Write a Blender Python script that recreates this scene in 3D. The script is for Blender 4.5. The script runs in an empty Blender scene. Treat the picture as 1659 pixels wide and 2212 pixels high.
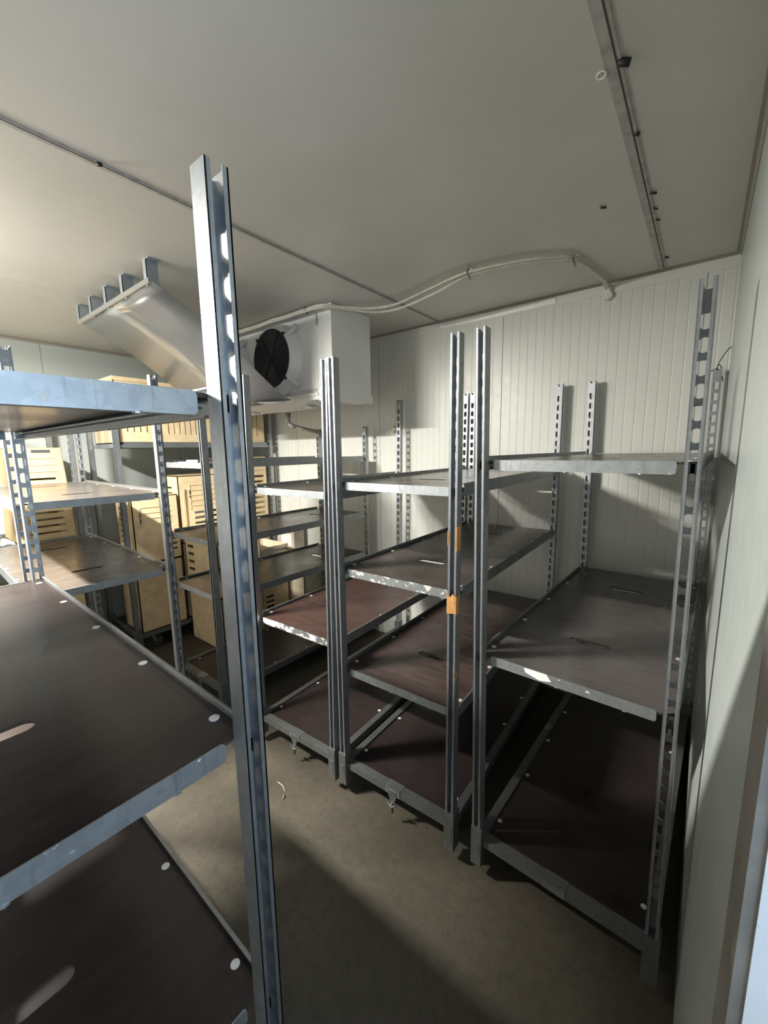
import bpy, bmesh, math, random
from mathutils import Vector, Matrix
R = math.radians
C = bpy.context.scene.collection
random.seed(7)

# ------------------------------------------------------------------ materials
def new_mat(name):
    m = bpy.data.materials.new(name); m.use_nodes = True
    nt = m.node_tree; b = nt.nodes['Principled BSDF']
    return m, nt, b
def node(nt, t, **kw):
    n = nt.nodes.new(t)
    for k, v in kw.items():
        if k in n.inputs: n.inputs[k].default_value = v
        else: setattr(n, k, v)
    return n
def coords(nt, world=True):
    # positions in the place (world) or on the thing itself (object)
    if world: return node(nt, 'ShaderNodeNewGeometry').outputs['Position']
    tc = node(nt, 'ShaderNodeTexCoord'); oi = node(nt, 'ShaderNodeObjectInfo')
    mul = node(nt, 'ShaderNodeVectorMath', operation='SCALE'); mul.inputs[0].default_value = (7.3, 11.1, 5.7)
    nt.links.new(oi.outputs['Random'], mul.inputs['Scale'])
    add = node(nt, 'ShaderNodeVectorMath', operation='ADD')
    nt.links.new(tc.outputs['Object'], add.inputs[0]); nt.links.new(mul.outputs[0], add.inputs[1])
    return add.outputs[0]
def scaled(nt, vec, s):
    mp = node(nt, 'ShaderNodeMapping'); mp.inputs['Scale'].default_value = s
    nt.links.new(vec, mp.inputs['Vector']); return mp.outputs[0]
def noise(nt, vec, scale, detail=4, rough=.55):
    n = node(nt, 'ShaderNodeTexNoise'); n.inputs['Scale'].default_value = scale
    n.inputs['Detail'].default_value = detail; n.inputs['Roughness'].default_value = rough
    nt.links.new(vec, n.inputs['Vector']); return n.outputs['Fac']
def ramp(nt, fac, stops):
    r = node(nt, 'ShaderNodeValToRGB'); e = r.color_ramp.elements
    while len(e) < len(stops): e.new(.5)
    for i, (p, c) in enumerate(stops):
        e[i].position = p; e[i].color = (*c, 1) if len(c) == 3 else c
    nt.links.new(fac, r.inputs[0]); return r.outputs[0]
def mixc(nt, fac, a, b):
    m = node(nt, 'ShaderNodeMix', data_type='RGBA')
    def put(s, v):
        if isinstance(v, tuple): s.default_value = (*v, 1)
        elif isinstance(v, float): s.default_value = v
        else: nt.links.new(v, s)
    put(m.inputs[0], fac); put(m.inputs[6], a); put(m.inputs[7], b)
    return m.outputs[2]
def bump(nt, b, h, strength, dist=.002):
    n = node(nt, 'ShaderNodeBump'); n.inputs['Strength'].default_value = strength
    n.inputs['Distance'].default_value = dist
    nt.links.new(h, n.inputs['Height']); nt.links.new(n.outputs[0], b.inputs['Normal'])
def setin(nt, s, v):
    if isinstance(v, (int, float)): s.default_value = v
    elif isinstance(v, tuple): s.default_value = (*v, 1)
    else: nt.links.new(v, s)
def simple(name, col, rough=.5, metal=0., var=0., scale=20, spec=.5, world=False, bmp=0.):
    m, nt, b = new_mat(name)
    b.inputs['Roughness'].default_value = rough; b.inputs['Metallic'].default_value = metal
    b.inputs['Specular IOR Level'].default_value = spec
    if var or bmp:
        v = coords(nt, world); f = noise(nt, v, scale)
        lo = tuple(c * (1 - var) for c in col); hi = tuple(min(1, c * (1 + var)) for c in col)
        setin(nt, b.inputs['Base Color'], ramp(nt, f, [(.3, lo), (.7, hi)]))
        if bmp: bump(nt, b, f, bmp)
    else: b.inputs['Base Color'].default_value = (*col, 1)
    return m

def galv(name, base, rough, paper=0.):
    m, nt, b = new_mat(name)
    v = coords(nt, False)
    vo = node(nt, 'ShaderNodeTexVoronoi'); vo.inputs['Scale'].default_value = 90
    nt.links.new(v, vo.inputs['Vector'])
    big = noise(nt, v, 9, 5, .6)
    c1 = ramp(nt, vo.outputs['Color'], [(.2, tuple(x * .92 for x in base)), (.8, tuple(min(1, x * 1.06) for x in base))])
    c2 = mixc(nt, ramp(nt, big, [(.45, (0, 0, 0)), (.75, (.35, .35, .35))]), c1, tuple(x * .55 for x in base))
    # long scratches and rubbed dirt down the profile
    st = noise(nt, scaled(nt, v, (140, 140, 5)), 1, 3)
    c3 = mixc(nt, ramp(nt, st, [(.58, (0, 0, 0)), (.75, (.5, .5, .5))]), c2, tuple(x * .5 for x in base))
    met = .8; rg = rough
    if paper:
        pv = noise(nt, scaled(nt, v, (22, 22, 30)), 1, 5, .65)
        mk = ramp(nt, pv, [(paper, (0, 0, 0)), (paper + .03, (1, 1, 1))])
        c3 = mixc(nt, mk, c3, (.62, .615, .58))
        inv = node(nt, 'ShaderNodeMath', operation='MULTIPLY_ADD'); inv.inputs[1].default_value = -met; inv.inputs[2].default_value = met
        nt.links.new(mk, inv.inputs[0]); met = inv.outputs[0]
        rm = node(nt, 'ShaderNodeMath', operation='MULTIPLY_ADD'); rm.inputs[1].default_value = .75 - rough; rm.inputs[2].default_value = rough
        nt.links.new(mk, rm.inputs[0]); rg = rm.outputs[0]
    setin(nt, b.inputs['Base Color'], c3); setin(nt, b.inputs['Metallic'], met); setin(nt, b.inputs['Roughness'], rg)
    bump(nt, b, big, .06, .002)
    return m
M = {}
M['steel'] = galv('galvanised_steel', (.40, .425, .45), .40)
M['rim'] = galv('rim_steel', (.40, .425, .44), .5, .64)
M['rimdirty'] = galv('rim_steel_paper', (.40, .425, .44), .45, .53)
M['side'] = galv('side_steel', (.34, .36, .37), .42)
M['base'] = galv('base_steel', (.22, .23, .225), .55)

def plywood(name, base, dust, rough, dustamt, spec=.5):
    m, nt, b = new_mat(name)
    v = coords(nt, False)
    n1 = noise(nt, v, 5, 3, .5); n2 = noise(nt, scaled(nt, v, (3, 22, 3)), 2, 5, .6); n3 = noise(nt, v, 160, 2)
    c = ramp(nt, n1, [(.3, tuple(x * .82 for x in base)), (.7, tuple(x * 1.25 for x in base))])
    c = mixc(nt, ramp(nt, n2, [(.38, (0, 0, 0)), (.85, (dustamt,) * 3)]), c, dust)
    sp = ramp(nt, n3, [(.70, (0, 0, 0)), (.80, (.22, .22, .22))])
    c = mixc(nt, sp, c, dust)
    # scratches along and across the sheet
    s1 = noise(nt, scaled(nt, v, (6, 240, 6)), 1, 2); s2 = noise(nt, scaled(nt, v, (260, 7, 6)), 1, 2)
    c = mixc(nt, ramp(nt, s1, [(.68, (0, 0, 0)), (.80, (.14, .14, .14))]), c, dust)
    c = mixc(nt, ramp(nt, s2, [(.70, (0, 0, 0)), (.82, (.12, .12, .12))]), c, dust)
    setin(nt, b.inputs['Base Color'], c)
    rr = ramp(nt, n1, [(.3, (rough,) * 3), (.75, (rough + .14,) * 3)])
    setin(nt, b.inputs['Roughness'], rr)
    b.inputs['Specular IOR Level'].default_value = spec
    return m
M['ply'] = plywood('film_plywood', (.023, .0155, .0145), (.10, .085, .078), .24, .20, .42)
M['plyred'] = plywood('film_plywood_red', (.058, .030, .024), (.25, .2, .18), .24, .2)
M['plygrey'] = plywood('film_plywood_worn', (.056, .046, .039), (.20, .175, .155), .21, .4, .7)
M['plybase'] = plywood('film_plywood_base', (.030, .021, .020), (.10, .085, .08), .26, .18)
M['plybrown'] = plywood('film_plywood_brown', (.050, .031, .027), (.20, .17, .155), .24, .35, .6)
M['plysheen'] = plywood('film_plywood_dusty_sheen', (.090, .079, .076), (.20, .18, .17), .2, .3, .7)  # dusty board; wall sheen and daylight also lifted into its base colour
M['plyedge'] = simple('plywood_edge', (.05, .034, .024), .8, 0, .3, 60)
M['rivet'] = simple('rivet_alu', (.82, .80, .77), .45, .25, .1, 60)
M['tape'] = simple('brown_tape', (.52, .27, .10), .3, 0, .18, 40)
M['rubber'] = simple('caster_rubber', (.03, .03, .032), .6)
M['blackplastic'] = simple('black_plastic', (.012, .013, .015), .55)

def panel(name, col, rough, bumpk=.08, dirt=.12, stain=(.42, .40, .34)):
    m, nt, b = new_mat(name)
    v = coords(nt, True)
    n1 = noise(nt, v, 1.6, 6, .6); n2 = noise(nt, v, 340, 2); n3 = noise(nt, v, 26, 4)
    n4 = noise(nt, v, 55, 3, .7)
    c = mixc(nt, ramp(nt, n1, [(.35, (0, 0, 0)), (.8, (dirt,) * 3)]), col, stain)
    c = mixc(nt, ramp(nt, n4, [(.70, (0, 0, 0)), (.76, (.25, .25, .25))]), c, stain)
    setin(nt, b.inputs['Base Color'], c)
    setin(nt, b.inputs['Roughness'], ramp(nt, n3, [(.3, (rough,) * 3), (.7, (rough + .1,) * 3)]))
    bump(nt, b, n2, bumpk, .001)
    return m
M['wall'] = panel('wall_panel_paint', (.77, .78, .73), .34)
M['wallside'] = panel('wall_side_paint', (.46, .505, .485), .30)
M['ceil'] = panel('ceiling_paint', (.66, .65, .605), .38, .10, .30, (.36, .34, .29))
M['wallfront'] = simple('front_wall_paint', (.22, .22, .21), .6)
M['seam'] = simple('joint_strip', (.45, .44, .41), .5, 0, .2, 30)
M['gap'] = simple('joint_shadow_gap', (.07, .065, .06), .8)
M['cove'] = panel('cove_trim_paint', (.30, .285, .25), .55)
M['alu'] = simple('bare_aluminium_trim', (.92, .92, .90), .35, .35, .03, 30)
M['jamb'] = panel('door_reveal_paint', (.80, .82, .84), .4, .1, .05)
M['frame'] = simple('door_frame_trim', (.24, .225, .20), .45, 0, .2, 20)

def floor_mat():
    m, nt, b = new_mat('floor_concrete')
    v = coords(nt, True)
    n1 = noise(nt, v, 2.4, 8, .65); n2 = noise(nt, v, 30, 6, .7); n3 = noise(nt, v, 120, 3)
    c = ramp(nt, n1, [(.3, (.062, .053, .038)), (.7, (.108, .093, .067))])
    c = mixc(nt, ramp(nt, n2, [(.45, (0, 0, 0)), (.72, (.75, .75, .75))]), c, (.052, .044, .031))
    c = mixc(nt, ramp(nt, n3, [(.60, (0, 0, 0)), (.70, (.55, .55, .55))]), c, (.032, .028, .02))
    setin(nt, b.inputs['Base Color'], c)
    b.inputs['Roughness'].default_value = .62
    bump(nt, b, n2, .15, .003)
    return m
M['floor'] = floor_mat()
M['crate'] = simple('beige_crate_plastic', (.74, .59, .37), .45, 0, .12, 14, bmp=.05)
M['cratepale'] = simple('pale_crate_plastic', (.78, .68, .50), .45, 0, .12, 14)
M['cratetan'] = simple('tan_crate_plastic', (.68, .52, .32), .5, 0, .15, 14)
M['cratedimmed'] = simple('dimmed_crate_plastic', (.60, .44, .235), .5, 0, .12, 14)  # beige crate darkened in its colour to offset the strong lamp light on it
M['labeldark'] = simple('dark_label', (.05, .055, .06), .5, 0, .4, 300)
M['white'] = simple('white_plastic', (.80, .80, .78), .5, 0, .06, 12)
M['paper'] = simple('white_paper', (.85, .84, .82), .7, 0, .06, 20)
M['red'] = simple('red_print', (.45, .07, .04), .6)
M['card'] = simple('grey_cardboard', (.50, .45, .37), .8, 0, .1, 15)
M['cooler'] = simple('cooler_enamel', (.86, .86, .83), .35, 0, .05, 4)
M['coolertray'] = simple('cooler_tray_enamel', (.78, .775, .73), .4, 0, .08, 5)
M['deflect'] = simple('dull_sheet_metal', (.43, .438, .435), .19, .55, .05, 3)
M['bracket'] = simple('grey_bracket', (.34, .38, .40), .5, .4, .1, 20)
M['pipe'] = simple('grey_pipe', (.42, .42, .40), .35, 0, .1, 20)
M['pipebrown'] = simple('dusty_pipe', (.26, .21, .17), .6, 0, .35, 40)
M['cable'] = simple('grey_cable', (.62, .60, .53), .5, 0, .15, 60)
M['foam'] = simple('pu_foam', (.68, .62, .42), .9, 0, .2, 80, bmp=.5)
M['wire'] = simple('dark_wire', (.06, .07, .07), .45, .6)
M['straw'] = simple('dry_straw', (.55, .48, .33), .8)
def mesh_grill():
    m, nt, b = new_mat('fan_grille_black')
    b.inputs['Base Color'].default_value = (.02, .022, .026, 1); b.inputs['Roughness'].default_value = .5
    return m
M['grille'] = mesh_grill()

# ------------------------------------------------------------------ mesh builder
class MB:
    def __init__(s): s.bm = bmesh.new()
    def _mi(s, faces, mi):
        for f in faces: f.material_index = mi
    def box(s, x0, x1, y0, y1, z0, z1, mi=0, mtx=None):
        vs = [s.bm.verts.new((x, y, z)) for z in (z0, z1) for y in (y0, y1) for x in (x0, x1)]
        idx = [(0, 2, 3, 1), (4, 5, 7, 6), (0, 1, 5, 4), (2, 6, 7, 3), (0, 4, 6, 2), (1, 3, 7, 5)]
        fs = [s.bm.faces.new([vs[i] for i in f]) for f in idx]
        s._mi(fs, mi)
        if mtx is not None:
            for v in vs: v.co = mtx @ v.co
        return vs
    def prism(s, pts, d, mi=0, cap=True):
        # pts: list of 3D points of a planar outline ; d: extrusion vector
        d = Vector(d)
        a = [s.bm.verts.new(p) for p in pts]; b = [s.bm.verts.new(Vector(p) + d) for p in pts]
        fs = []
        if cap: fs += [s.bm.faces.new(a[::-1]), s.bm.faces.new(b)]
        n = len(pts)
        for i in range(n): fs.append(s.bm.faces.new((a[i], a[(i + 1) % n], b[(i + 1) % n], b[i])))
        s._mi(fs, mi); return a + b
    def strip(s, pts, d, t, nrm, mi=0):
        # open polyline thickened along per-point normals, then extruded
        out = [Vector(p) for p in pts] + [Vector(p) + Vector(n) * t for p, n in zip(pts[::-1], nrm[::-1])]
        a = [s.bm.verts.new(p) for p in out]; b = [s.bm.verts.new(p + Vector(d)) for p in out]
        n = len(pts); N = len(out); fs = []
        for i in range(N): fs.append(s.bm.faces.new((a[i], a[(i + 1) % N], b[(i + 1) % N], b[i])))
        for i in range(n - 1):
            for q in (a, b):
                fs.append(s.bm.faces.new((q[i], q[i + 1], q[N - 2 - i], q[N - 1 - i])))
        s._mi(fs, mi)
    def tube(s, pts, r, seg=10, mi=0, cap=True, smooth=True):
        pts = [Vector(p) for p in pts]; rings = []
        up = Vector((0, 0, 1))
        for i, p in enumerate(pts):
            t = (pts[min(i + 1, len(pts) - 1)] - pts[max(i - 1, 0)]).normalized()
            ref = up if abs(t.z) < .95 else Vector((1, 0, 0))
            u = t.cross(ref).normalized(); w = u.cross(t)
            rr = r[i] if isinstance(r, (list, tuple)) else r
            rings.append([s.bm.verts.new(p + (u * math.cos(2 * math.pi * k / seg) + w * math.sin(2 * math.pi * k / seg)) * rr) for k in range(seg)])
        fs = []
        for a, b in zip(rings, rings[1:]):
            for k in range(seg):
                f = s.bm.faces.new((a[k], a[(k + 1) % seg], b[(k + 1) % seg], b[k])); f.smooth = smooth; fs.append(f)
        if cap: fs += [s.bm.faces.new(rings[0][::-1]), s.bm.faces.new(rings[-1])]
        s._mi(fs, mi)
    def disc(s, c, r, h, seg=12, mi=0, axis=(0, 0, 1)):
        c = Vector(c); s.tube([c, c + Vector(axis) * h], r, seg, mi, True, False)
    def done(s, name, mats, parent=None, loc=(0, 0, 0), rot=(0, 0, 0), recalc=True):
        if recalc: bmesh.ops.recalc_face_normals(s.bm, faces=s.bm.faces)
        me = bpy.data.meshes.new(name); s.bm.to_mesh(me); s.bm.free()
        for m in (mats if isinstance(mats, (list, tuple)) else [mats]): me.materials.append(m)
        return link(name, me, parent, loc, rot)
def link(name, me, parent=None, loc=(0, 0, 0), rot=(0, 0, 0)):
    o = bpy.data.objects.new(name, me); C.objects.link(o)
    o.parent = parent; o.location = loc; o.rotation_euler = rot
    return o
def tag(o, label, cat, group=None, kind=None):
    o['label'] = label; o['category'] = cat
    if group: o['group'] = group
    if kind: o['kind'] = kind
    return o
def empty(name, label, cat, loc=(0, 0, 0), rz=0., group=None):
    o = bpy.data.objects.new(name, None); C.objects.link(o); o.empty_display_size = .1
    o.location = loc; o.rotation_euler = (0, 0, rz)
    return tag(o, label, cat, group)
def struct(o, label=None, cat=None):
    o['kind'] = 'structure'
    if label: o['label'] = label
    if cat: o['category'] = cat
    return o

# ------------------------------------------------------------------ the room
XL, XR, YB, YF, H = -4.10, .062, 2.572, -1.25, 2.407
def build_room():
    b = MB(); b.box(XL - .1, XR + 2.2, YF - .1, YB + .1, -.1, 0)
    struct(b.done('floor', M['floor']), 'brown stained concrete floor of the cold room', 'floor')
    b = MB(); b.box(XL - .1, XR + .12, YF - .1, YB + .1, H, H + .1)
    struct(b.done('ceiling', M['ceil']), 'grey painted insulated panel ceiling', 'ceiling')
    def ribbed(name, axis, fixed, out, a0, a1, z0, z1, joints, ribs, mat, label):
        # sandwich panels: fine pressed lines every 48 mm, deep joints between panels
        prof = []
        marks = sorted([(j, 'J') for j in joints] + [(r, 'r') for r in ribs])
        prof.append((a0, 0))
        for pos, k in marks:
            if not a0 + .02 < pos < a1 - .02: continue
            if k == 'J': prof += [(pos - .0035, 0), (pos - .002, .006), (pos + .002, .006), (pos + .0035, 0)]
            else: prof += [(pos - .005, 0), (pos - .0022, .0015), (pos + .0022, .0015), (pos + .005, 0)]
        prof.append((a1, 0))
        def P(a, d, z): return (a, fixed + out * d, z) if axis == 'x' else (fixed + out * d, a, z)
        b = MB()
        pts = [P(a, d, z0) for a, d in prof] + [P(a1, .1, z0), P(a0, .1, z0)]
        b.prism(pts, (0, 0, z1 - z0))
        return struct(b.done(name, mat), label, 'wall')
    j = [-.053 - k * .9945 for k in range(5)]
    ribs = []
    for k in range(-1, 5):
        x1 = -.053 - k * .9945
        n = 20
        ribs += [x1 - (i + 1) * .9945 / 20.5 - .012 for i in range(n - 1)]
    ribbed('wall_back', 'x', YB, 1, XL - .1, XR + .1, 0, H, j, ribs, M['wall'], 'pale ribbed insulated panel wall at the back')
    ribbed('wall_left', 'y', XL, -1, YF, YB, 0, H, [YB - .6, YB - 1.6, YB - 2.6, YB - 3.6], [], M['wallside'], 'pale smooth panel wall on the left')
    # right wall with the doorway the photographer stands in
    DY0, DY1, DZ = -.62, JY, 2.06
    b = MB()
    prof = [(DY1, 0)]
    for pos in (SEAMY, SEAMY + 1.0):
        prof += [(pos - .0035, 0), (pos - .0015, .006), (pos + .0015, .006), (pos + .0035, 0)]
    prof += [(YB + .05, 0), (YB + .05, .12), (DY1, .12)]
    b.prism([(XR + d, a, 0) for a, d in prof], (0, 0, H))
    b.box(XR, XR + .12, YF - .1, DY0, 0, H)
    b.box(XR, XR + .12, DY0, DY1, DZ, H)
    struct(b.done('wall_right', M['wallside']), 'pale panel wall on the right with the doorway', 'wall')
    b = MB(); b.box(XL - .1, XR + .1, YF - .1, YF, 0, H)
    struct(b.done('wall_front', M['wallfront']), 'panel wall behind the photographer', 'wall')
    # door reveal lining and flat frame strip around the opening
    b = MB()
    b.box(XR - .001, XR + .16, DY1 - .006, DY1 + .0005, 0, DZ)
    struct(b.done('trim_1', M['jamb']), 'bright white door reveal at the right edge', 'trim')
    b = MB()
    b.box(XR - .010, XR + .0005, DY1 - .004, DY1 + FW, 0, DZ + FW)
    b.box(XR - .010, XR + .0005, DY0 - FW, DY0, 0, DZ + FW); b.box(XR - .010, XR + .0005, DY0, DY1 - .004, DZ, DZ + FW)
    struct(b.done('trim_2', M['frame']), 'brownish door frame strip on the right wall', 'trim')
    # ceiling joint strips
    def cstrip(name, x, w, label, dark):
        b = MB()
        b.box(x - w / 2, x + w / 2, YF, YB - .02, H - .004, H + .001)
        if dark:
            b.box(x + w * .08, x + w * .08 + .004, YF, YB - .02, H - .0046, H - .003, 1)
            b.box(x - w / 2 - .008, x - w / 2, YF, YB - .02, H - .0015, H + .001, 0); b.box(x + w / 2, x + w / 2 + .006, YF, YB - .02, H - .0015, H + .001, 0)
        struct(b.done(name, [M['seam'], M['gap']]), label, 'trim')
    cstrip('trim_3', -.232, .026, 'grey joint strip across the ceiling on the right', True)
    cstrip('trim_4', -1.508, .020, 'grey joint strip across the middle of the ceiling', True)
    b = MB(); b.box(-2.801, -2.797, YF, YB - .02, H - .0008, H + .001)
    struct(b.done('trim_5', M['seam']), 'thin joint line in the ceiling on the left', 'trim')
    # cove angles between walls and ceiling
    def cove(name, p0, p1, inward, w, mat, label):
        b = MB(); i = Vector(inward); d = Vector(p1) - Vector(p0); p = Vector(p0)
        z = Vector((0, 0, 1))
        o = [p, p - z * w, p - z * w + i * .003, p - z * .010 + i * .004, p - z * .004 + i * .010, p + i * w - z * .003, p + i * w]
        b.prism([tuple(q) for q in o], d)
        struct(b.done(name, mat), label, 'trim')
    e = .0006
    cove('trim_6', (XL, YB + e, H + e), (XR, YB + e, H + e), (0, -1, 0), .016, M['cove'], 'angle strip where the back wall meets the ceiling')
    cove('trim_7', (XR + e, JY + .2, H + e), (XR + e, YB - .003, H + e), (-1, 0, 0), .020, M['cove'], 'angle strip where the right wall meets the ceiling')
    cove('trim_8', (XL - e, YF, H + e), (XL - e, YB, H + e), (1, 0, 0), .022, M['cove'], 'angle strip where the left wall meets the ceiling')
    b = MB(); b.box(XL, XR, YB - .003, YB + .0005, H - .062, H - .012)
    struct(b.done('trim_10', M['wall']), 'pale flat strip along the top of the back wall', 'trim')
    b = MB(); b.box(-1.50, -.74, YB - .008, YB - .0028, H - .050, H - .022)
    b.disc((-1.12, YB - .008, H - .036), .004, .002, 8, 0, (0, -1, 0))
    struct(b.done('trim_9', M['alu']), 'bare shiny metal strip under the ceiling on the back wall', 'trim')
JY, FW, SEAMY = .378, .064, .95
build_room()

# ------------------------------------------------------------------ trolleys
L, W, PW, PD, T, LIP = 1.355, .562, .0325, .034, .0026, .0082
def post_mesh(h, name):
    """U-section post: web (inner side) with keyholes every 50 mm, two flanges pointing outwards (-y)."""
    b = MB(); bm = b.bm
    yw0, yw1 = PD - T, PD      # web
    # flanges
    b.box(-PW / 2, -PW / 2 + T, 0, PD, 0, h); b.box(PW / 2 - T, PW / 2, 0, PD, 0, h)
    for sg in (-1, 1):   # returned lips
        b.box(*sorted((sg * PW / 2, sg * (PW / 2 - LIP))), 0, T, 0, h)
    x0, x1 = -PW / 2 + T, PW / 2 - T
    def face_ring(outer, inner):
        n = len(outer)
        for y, flip in ((yw0, 1), (yw1, 0)):
            o = [bm.verts.new((x, y, z)) for x, z in outer]; i = [bm.verts.new((x, y, z)) for x, z in inner]
            if y == yw0: fi = i
            else: bi = i
            for k in range(n):
                q = (o[k], o[(k + 1) % n], i[(k + 1) % n], i[k])
                bm.faces.new(q if flip else q[::-1])
        for k in range(n): bm.faces.new((fi[k], fi[(k + 1) % n], bi[(k + 1) % n], bi[k]))
    top_hole = h - .0665; pitch = .05; hh = .034; hw = .0105
    n = int((top_hole - .23) / pitch) + 1
    # plain plate above, with the little notch cut in its top end
    zt = top_hole + .006
    nx = .0055
    pts = [(x0, zt), (x1, zt), (x1, h - .004), (nx + .004, h - .006), (nx, h - .016), (-nx, h - .016), (-nx - .004, h - .006), (x0, h - .004)]
    a = [bm.verts.new((x, yw0, z)) for x, z in pts]; c = [bm.verts.new((x, yw1, z)) for x, z in pts]
    for i in range(len(pts)):
        j = (i + 1) % len(pts); bm.faces.new((a[i], a[j], c[j], c[i]))
    for q in (a, c): bm.faces.new((q[0], q[1], q[2], q[3], q[4])); bm.faces.new((q[0], q[4], q[5], q[6], q[7]))
    zcur = zt
    for i in range(n):
        zb = zcur - pitch
        t = top_hole - i * pitch; bt = t - hh
        inner = []
        # start lower-left, go counter-clockwise : 16 points
        for k in range(8):   # round bottom
            an = math.pi + math.pi * k / 7
            inner.append((hw * math.cos(an), bt + hw + hw * math.sin(an)))
        if i % 2 == 0:       # flat top
            for k in range(8):
                u = k / 7; inner.append((hw - 2 * hw * u, t - (.002 if k in (0, 7) else 0)))
        else:
            for k in range(8):
                an = math.pi * k / 7; inner.append((hw * math.cos(an), t - hw + hw * math.sin(an)))
        outer = []
        for k in range(8): outer.append((x0 + (x1 - x0) * k / 7, zb))
        for k in range(8): outer.append((x1 - (x1 - x0) * k / 7, zcur))
        face_ring(outer, inner)
        zcur = zb
    b.box(x0, x1, yw0, yw1, 0, zcur)
    bmesh.ops.recalc_face_normals(bm, faces=bm.faces)
    me = bpy.data.meshes.new(name); bm.to_mesh(me); bm.free(); me.materials.append(M['steel'])
    return me
POST = {1.84: post_mesh(1.84, 'post'), 1.665: post_mesh(1.665, 'post_short')}
PZ = .06   # foot of the posts above the floor

def board_mesh(ply):
    b = MB(); bm = b.bm
    hx, hy, t = .272, .6425, .006
    cx, cy = .030, .022
    # outline with notched corners
    out = [(-hx + cx, -hy), (hx - cx, -hy), (hx - cx * .5, -hy + cy * .3), (hx, -hy + cy), (hx, hy - cy), (hx - cx * .5, hy - cy * .3), (hx - cx, hy), (-hx + cx, hy), (-hx + cx * .5, hy - cy * .3), (-hx, hy - cy), (-hx, -hy + cy), (-hx + cx * .5, -hy + cy * .3)]
    # panels around the two hand slots: strips in y
    sx, sy, sr = .066, .345, .018
    def cell(pts, mi=0):
        for z in (-.002, -.002 - t):
            vs = [bm.verts.new((x, y, z)) for x, y in pts]
            f = bm.faces.new(vs if z > -.01 else vs[::-1]); f.material_index = mi
    ys = [-hy + cy, -sy - sr, -sy + sr, sy - sr, sy + sr, hy - cy]
    cell([out[11], out[0], out[1], out[2], out[3], out[10]]); cell([out[9], out[4], out[5], out[6], out[7], out[8]])
    cell([(-hx, ys[0]), (hx, ys[0]), (hx, ys[1]), (-hx, ys[1])]); cell([(-hx, ys[2]), (hx, ys[2]), (hx, ys[3]), (-hx, ys[3])])
    cell([(-hx, ys[4]), (hx, ys[4]), (hx, ys[5]), (-hx, ys[5])])
    for s in (-1, 1):
        yc = s * sy; n = 8
        arcR = [(sx - sr + sr * math.cos(-math.pi / 2 + math.pi * k / n), yc + sr * math.sin(-math.pi / 2 + math.pi * k / n)) for k in range(n + 1)]
        arcL = [(-x, y) for x, y in arcR]
        cell([(hx, yc - sr)] + [(hx, yc + sr)] + arcR[::-1]); cell([(-hx, yc + sr), (-hx, yc - sr)] + arcL)
        loop = arcR + arcL[::-1]
        a = [bm.verts.new((x, y, -.002)) for x, y in loop]; c = [bm.verts.new((x, y, -.002 - t)) for x, y in loop]
        for k in range(len(loop)):
            f = bm.faces.new((a[k], a[(k + 1) % len(loop)], c[(k + 1) % len(loop)], c[k])); f.material_index = 1
    a = [bm.verts.new((x, y, -.002)) for x, y in out]; c = [bm.verts.new((x, y, -.002 - t)) for x, y in out]
    for k in range(12):
        f = bm.faces.new((a[k], a[(k + 1) % 12], c[(k + 1) % 12], c[k])); f.material_index = 1
    for s in (-1, 1):
        for yy in (-.575, -.285, .005, .295, .585):
            b.disc((s * .254, yy, -.0022), .0085, .0018, 12, 2)
    bm.normal_update()
    me = bpy.data.meshes.new('shelf_board'); bm.to_mesh(me); bm.free()
    for m in (M[ply], M['plyedge'], M['rivet']): me.materials.append(m)
    return me
BOARD = {k: board_mesh(k) for k in ('ply', 'plyred', 'plygrey', 'plybrown', 'plysheen')}
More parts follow.
